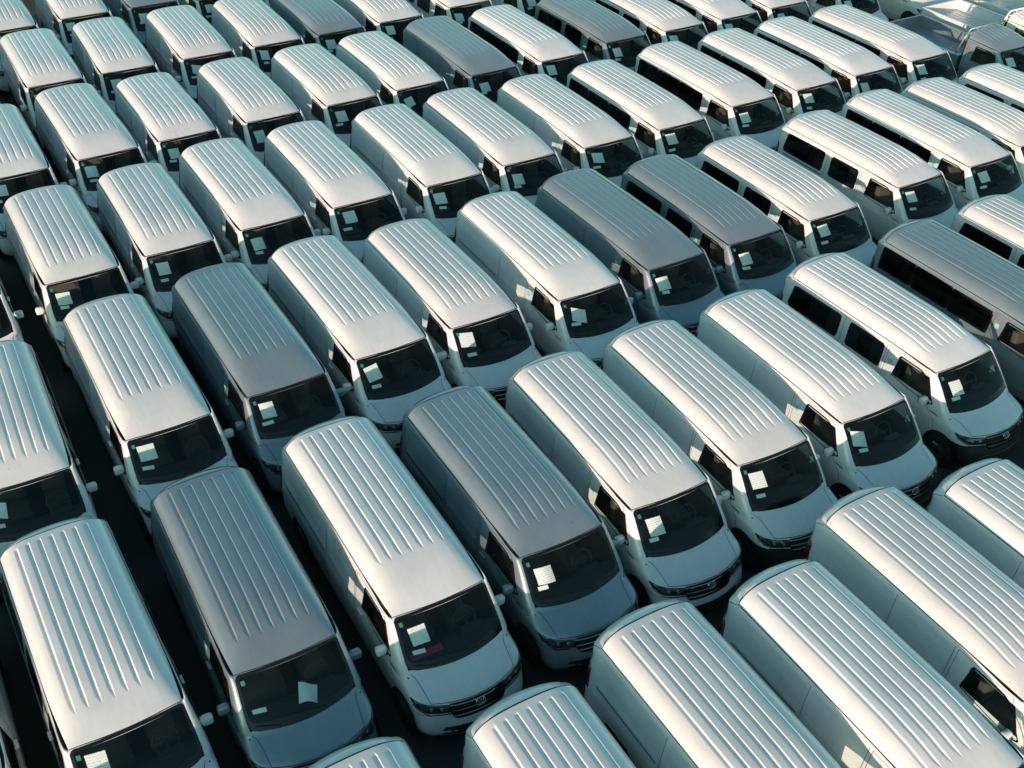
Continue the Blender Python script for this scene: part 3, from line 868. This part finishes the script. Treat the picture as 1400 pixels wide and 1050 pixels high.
ORD = ['leftmost', 'second from left', 'third from left', 'fourth from left', 'fifth from left', 'sixth from left', 'seventh from left', 'eighth from left',
       'ninth from left', 'tenth from left', 'eleventh from left', 'twelfth from left', 'thirteenth from left', 'fourteenth from left', 'fifteenth from left', 'sixteenth from left']
LOOK = {'S': '%s panel van', 'L': '%s panel van', 'M': '%s side-windowed minibus', 'Z': '%s minibus', 'K': '%s pickup'}
OUT = {(0, 0), (0, 1), (1, 0), (3, 13), (3, 14), (3, 15)}     # cut off by the frame, or pickups: labelled one by one
CUSTOM = {(0, 0): 'white minibus just outside the lower left corner, beside the cropped bottom row', (0, 1): 'white panel van just below the frame, left of the cropped bottom row',
          (1, 0): 'white van nearly all cut off by the left edge near the lower left corner',
          (3, 13): 'silver grey pickup with ribbed roof, empty grey load bed and ladder rack, upper right edge',
          (3, 14): 'white pickup with open white load bed right behind the grey pickup, top right corner',
          (3, 15): 'white pickup farthest into the top right corner, mostly cut off by the frame'}
rnd = random.Random(7); VANS = {}; DARK = {}
BLACK_BUMPER = {(1, 6), (1, 7), (2, 4)}
for row in sorted(ROWDATA):
    for i, (kind, col, x, y, a) in enumerate(ROWDATA[row]):
        cname = 'white' if col == 'w' else 'silver grey'
        if (row, i) in CUSTOM: label = CUSTOM[(row, i)]
        else:
            seen = [q for q in range(len(ROWDATA[row])) if (row, q) not in OUT]; r_ = seen.index(i); n_ = len(seen)
            pos = ORD[r_] if r_ < (n_+1)//2 else ORD[n_-1-r_].replace('leftmost', 'rightmost').replace('left', 'right')
            label = (LOOK[kind] % cname)+', '+pos.replace('rightmost', 'rightmost')+' in '+ROWNAME[row]
        group = {'K': 'parked pickup trucks'}.get(kind, 'vans and minibuses parked nose to tail in rows')
        root, sh = place(kind, col, x, y, a, label, group); VANS[(row, i)] = (root, sh)
        if row == 0: continue
        if kind in 'MZ' or (row, i) in BLACK_BUMPER:
            for ch in root.children:
                if ch.name.startswith('front_bumper'):
                    if 'bb' not in DARK: DARK['bb'] = {}
                    if ch.data.name not in DARK['bb']:
                        c2 = ch.data.copy(); c2.materials[0] = M['black']; DARK['bb'][ch.data.name] = c2
                    ch.data = DARK['bb'][ch.data.name]; ch['label'] = 'unpainted black front bumper'
        ws = [c for c in root.children if c.name.startswith('windshield')][0]
        # notice sheet and slip behind the glass, each van a little different
        if not (row == 1 and i == 2):
            py = -.50+rnd.uniform(-.05, .05); pz = 1.49+rnd.uniform(-.05, .04); rot = rnd.choice([0, 0, 1])*rnd.uniform(-.28, .22)+rnd.uniform(-.06, .06)
            sheet('paper_notice', sh.front, py, pz, rnd.uniform(.25, .30), rnd.uniform(.19, .225), rot, -.008, M['paper'], ws, rnd.choice([0, .0, .015, .03]))
        sheet('paper_slip', sh.front, -.57+rnd.uniform(-.03, .03), 1.315+rnd.uniform(-.02, .02), rnd.uniform(.16, .21), .05, rnd.uniform(-.06, .08), -.007, M['plain_paper'], ws)
        if rnd.random() < .75 and kind != 'K':
            sd = lambda p, q, off, sh=sh: sh.side(p, q, -1, off)
            fl = sheet('film_flap', sd, -.985+rnd.uniform(-.02, .02), 1.40+rnd.uniform(-.05, .06), .10, .10, rnd.uniform(-.3, .3), .006, M['mint'], root)

# loose things lying on two dashboards
root, sh = VANS[(1, 3)]
b_ = B(); b_.box(.30, .42, -.66, -.14, 1.085, 1.10); o = link('folder', b_.mesh('folder', M['magenta']))
o.matrix_world = Matrix.Translation(root.location) @ Matrix.Rotation(root.rotation_euler.z, 4, 'Z')
o['label'] = 'magenta paper folder lying on the dashboard behind a white van windshield'; o['category'] = 'folder'
root, sh = VANS[(1, 2)]
o = sheet('loose_paper', lambda p, q, off: Vector((.36+q*.9, p, 1.16+.05*sin(p*16)+.12*abs(p-.12)-q*.5)), .14, 0, .26, .27, .35, 0, M['plain_paper'], None)
o.matrix_world = Matrix.Translation(root.location) @ Matrix.Rotation(root.rotation_euler.z, 4, 'Z')
o['label'] = 'crumpled white sheet on the dashboard of a silver van'; o['category'] = 'paper'

def wipe(o):
    for ch in list(o.children): wipe(ch)
    bpy.data.objects.remove(o)
for o in FIRST.values(): wipe(o)
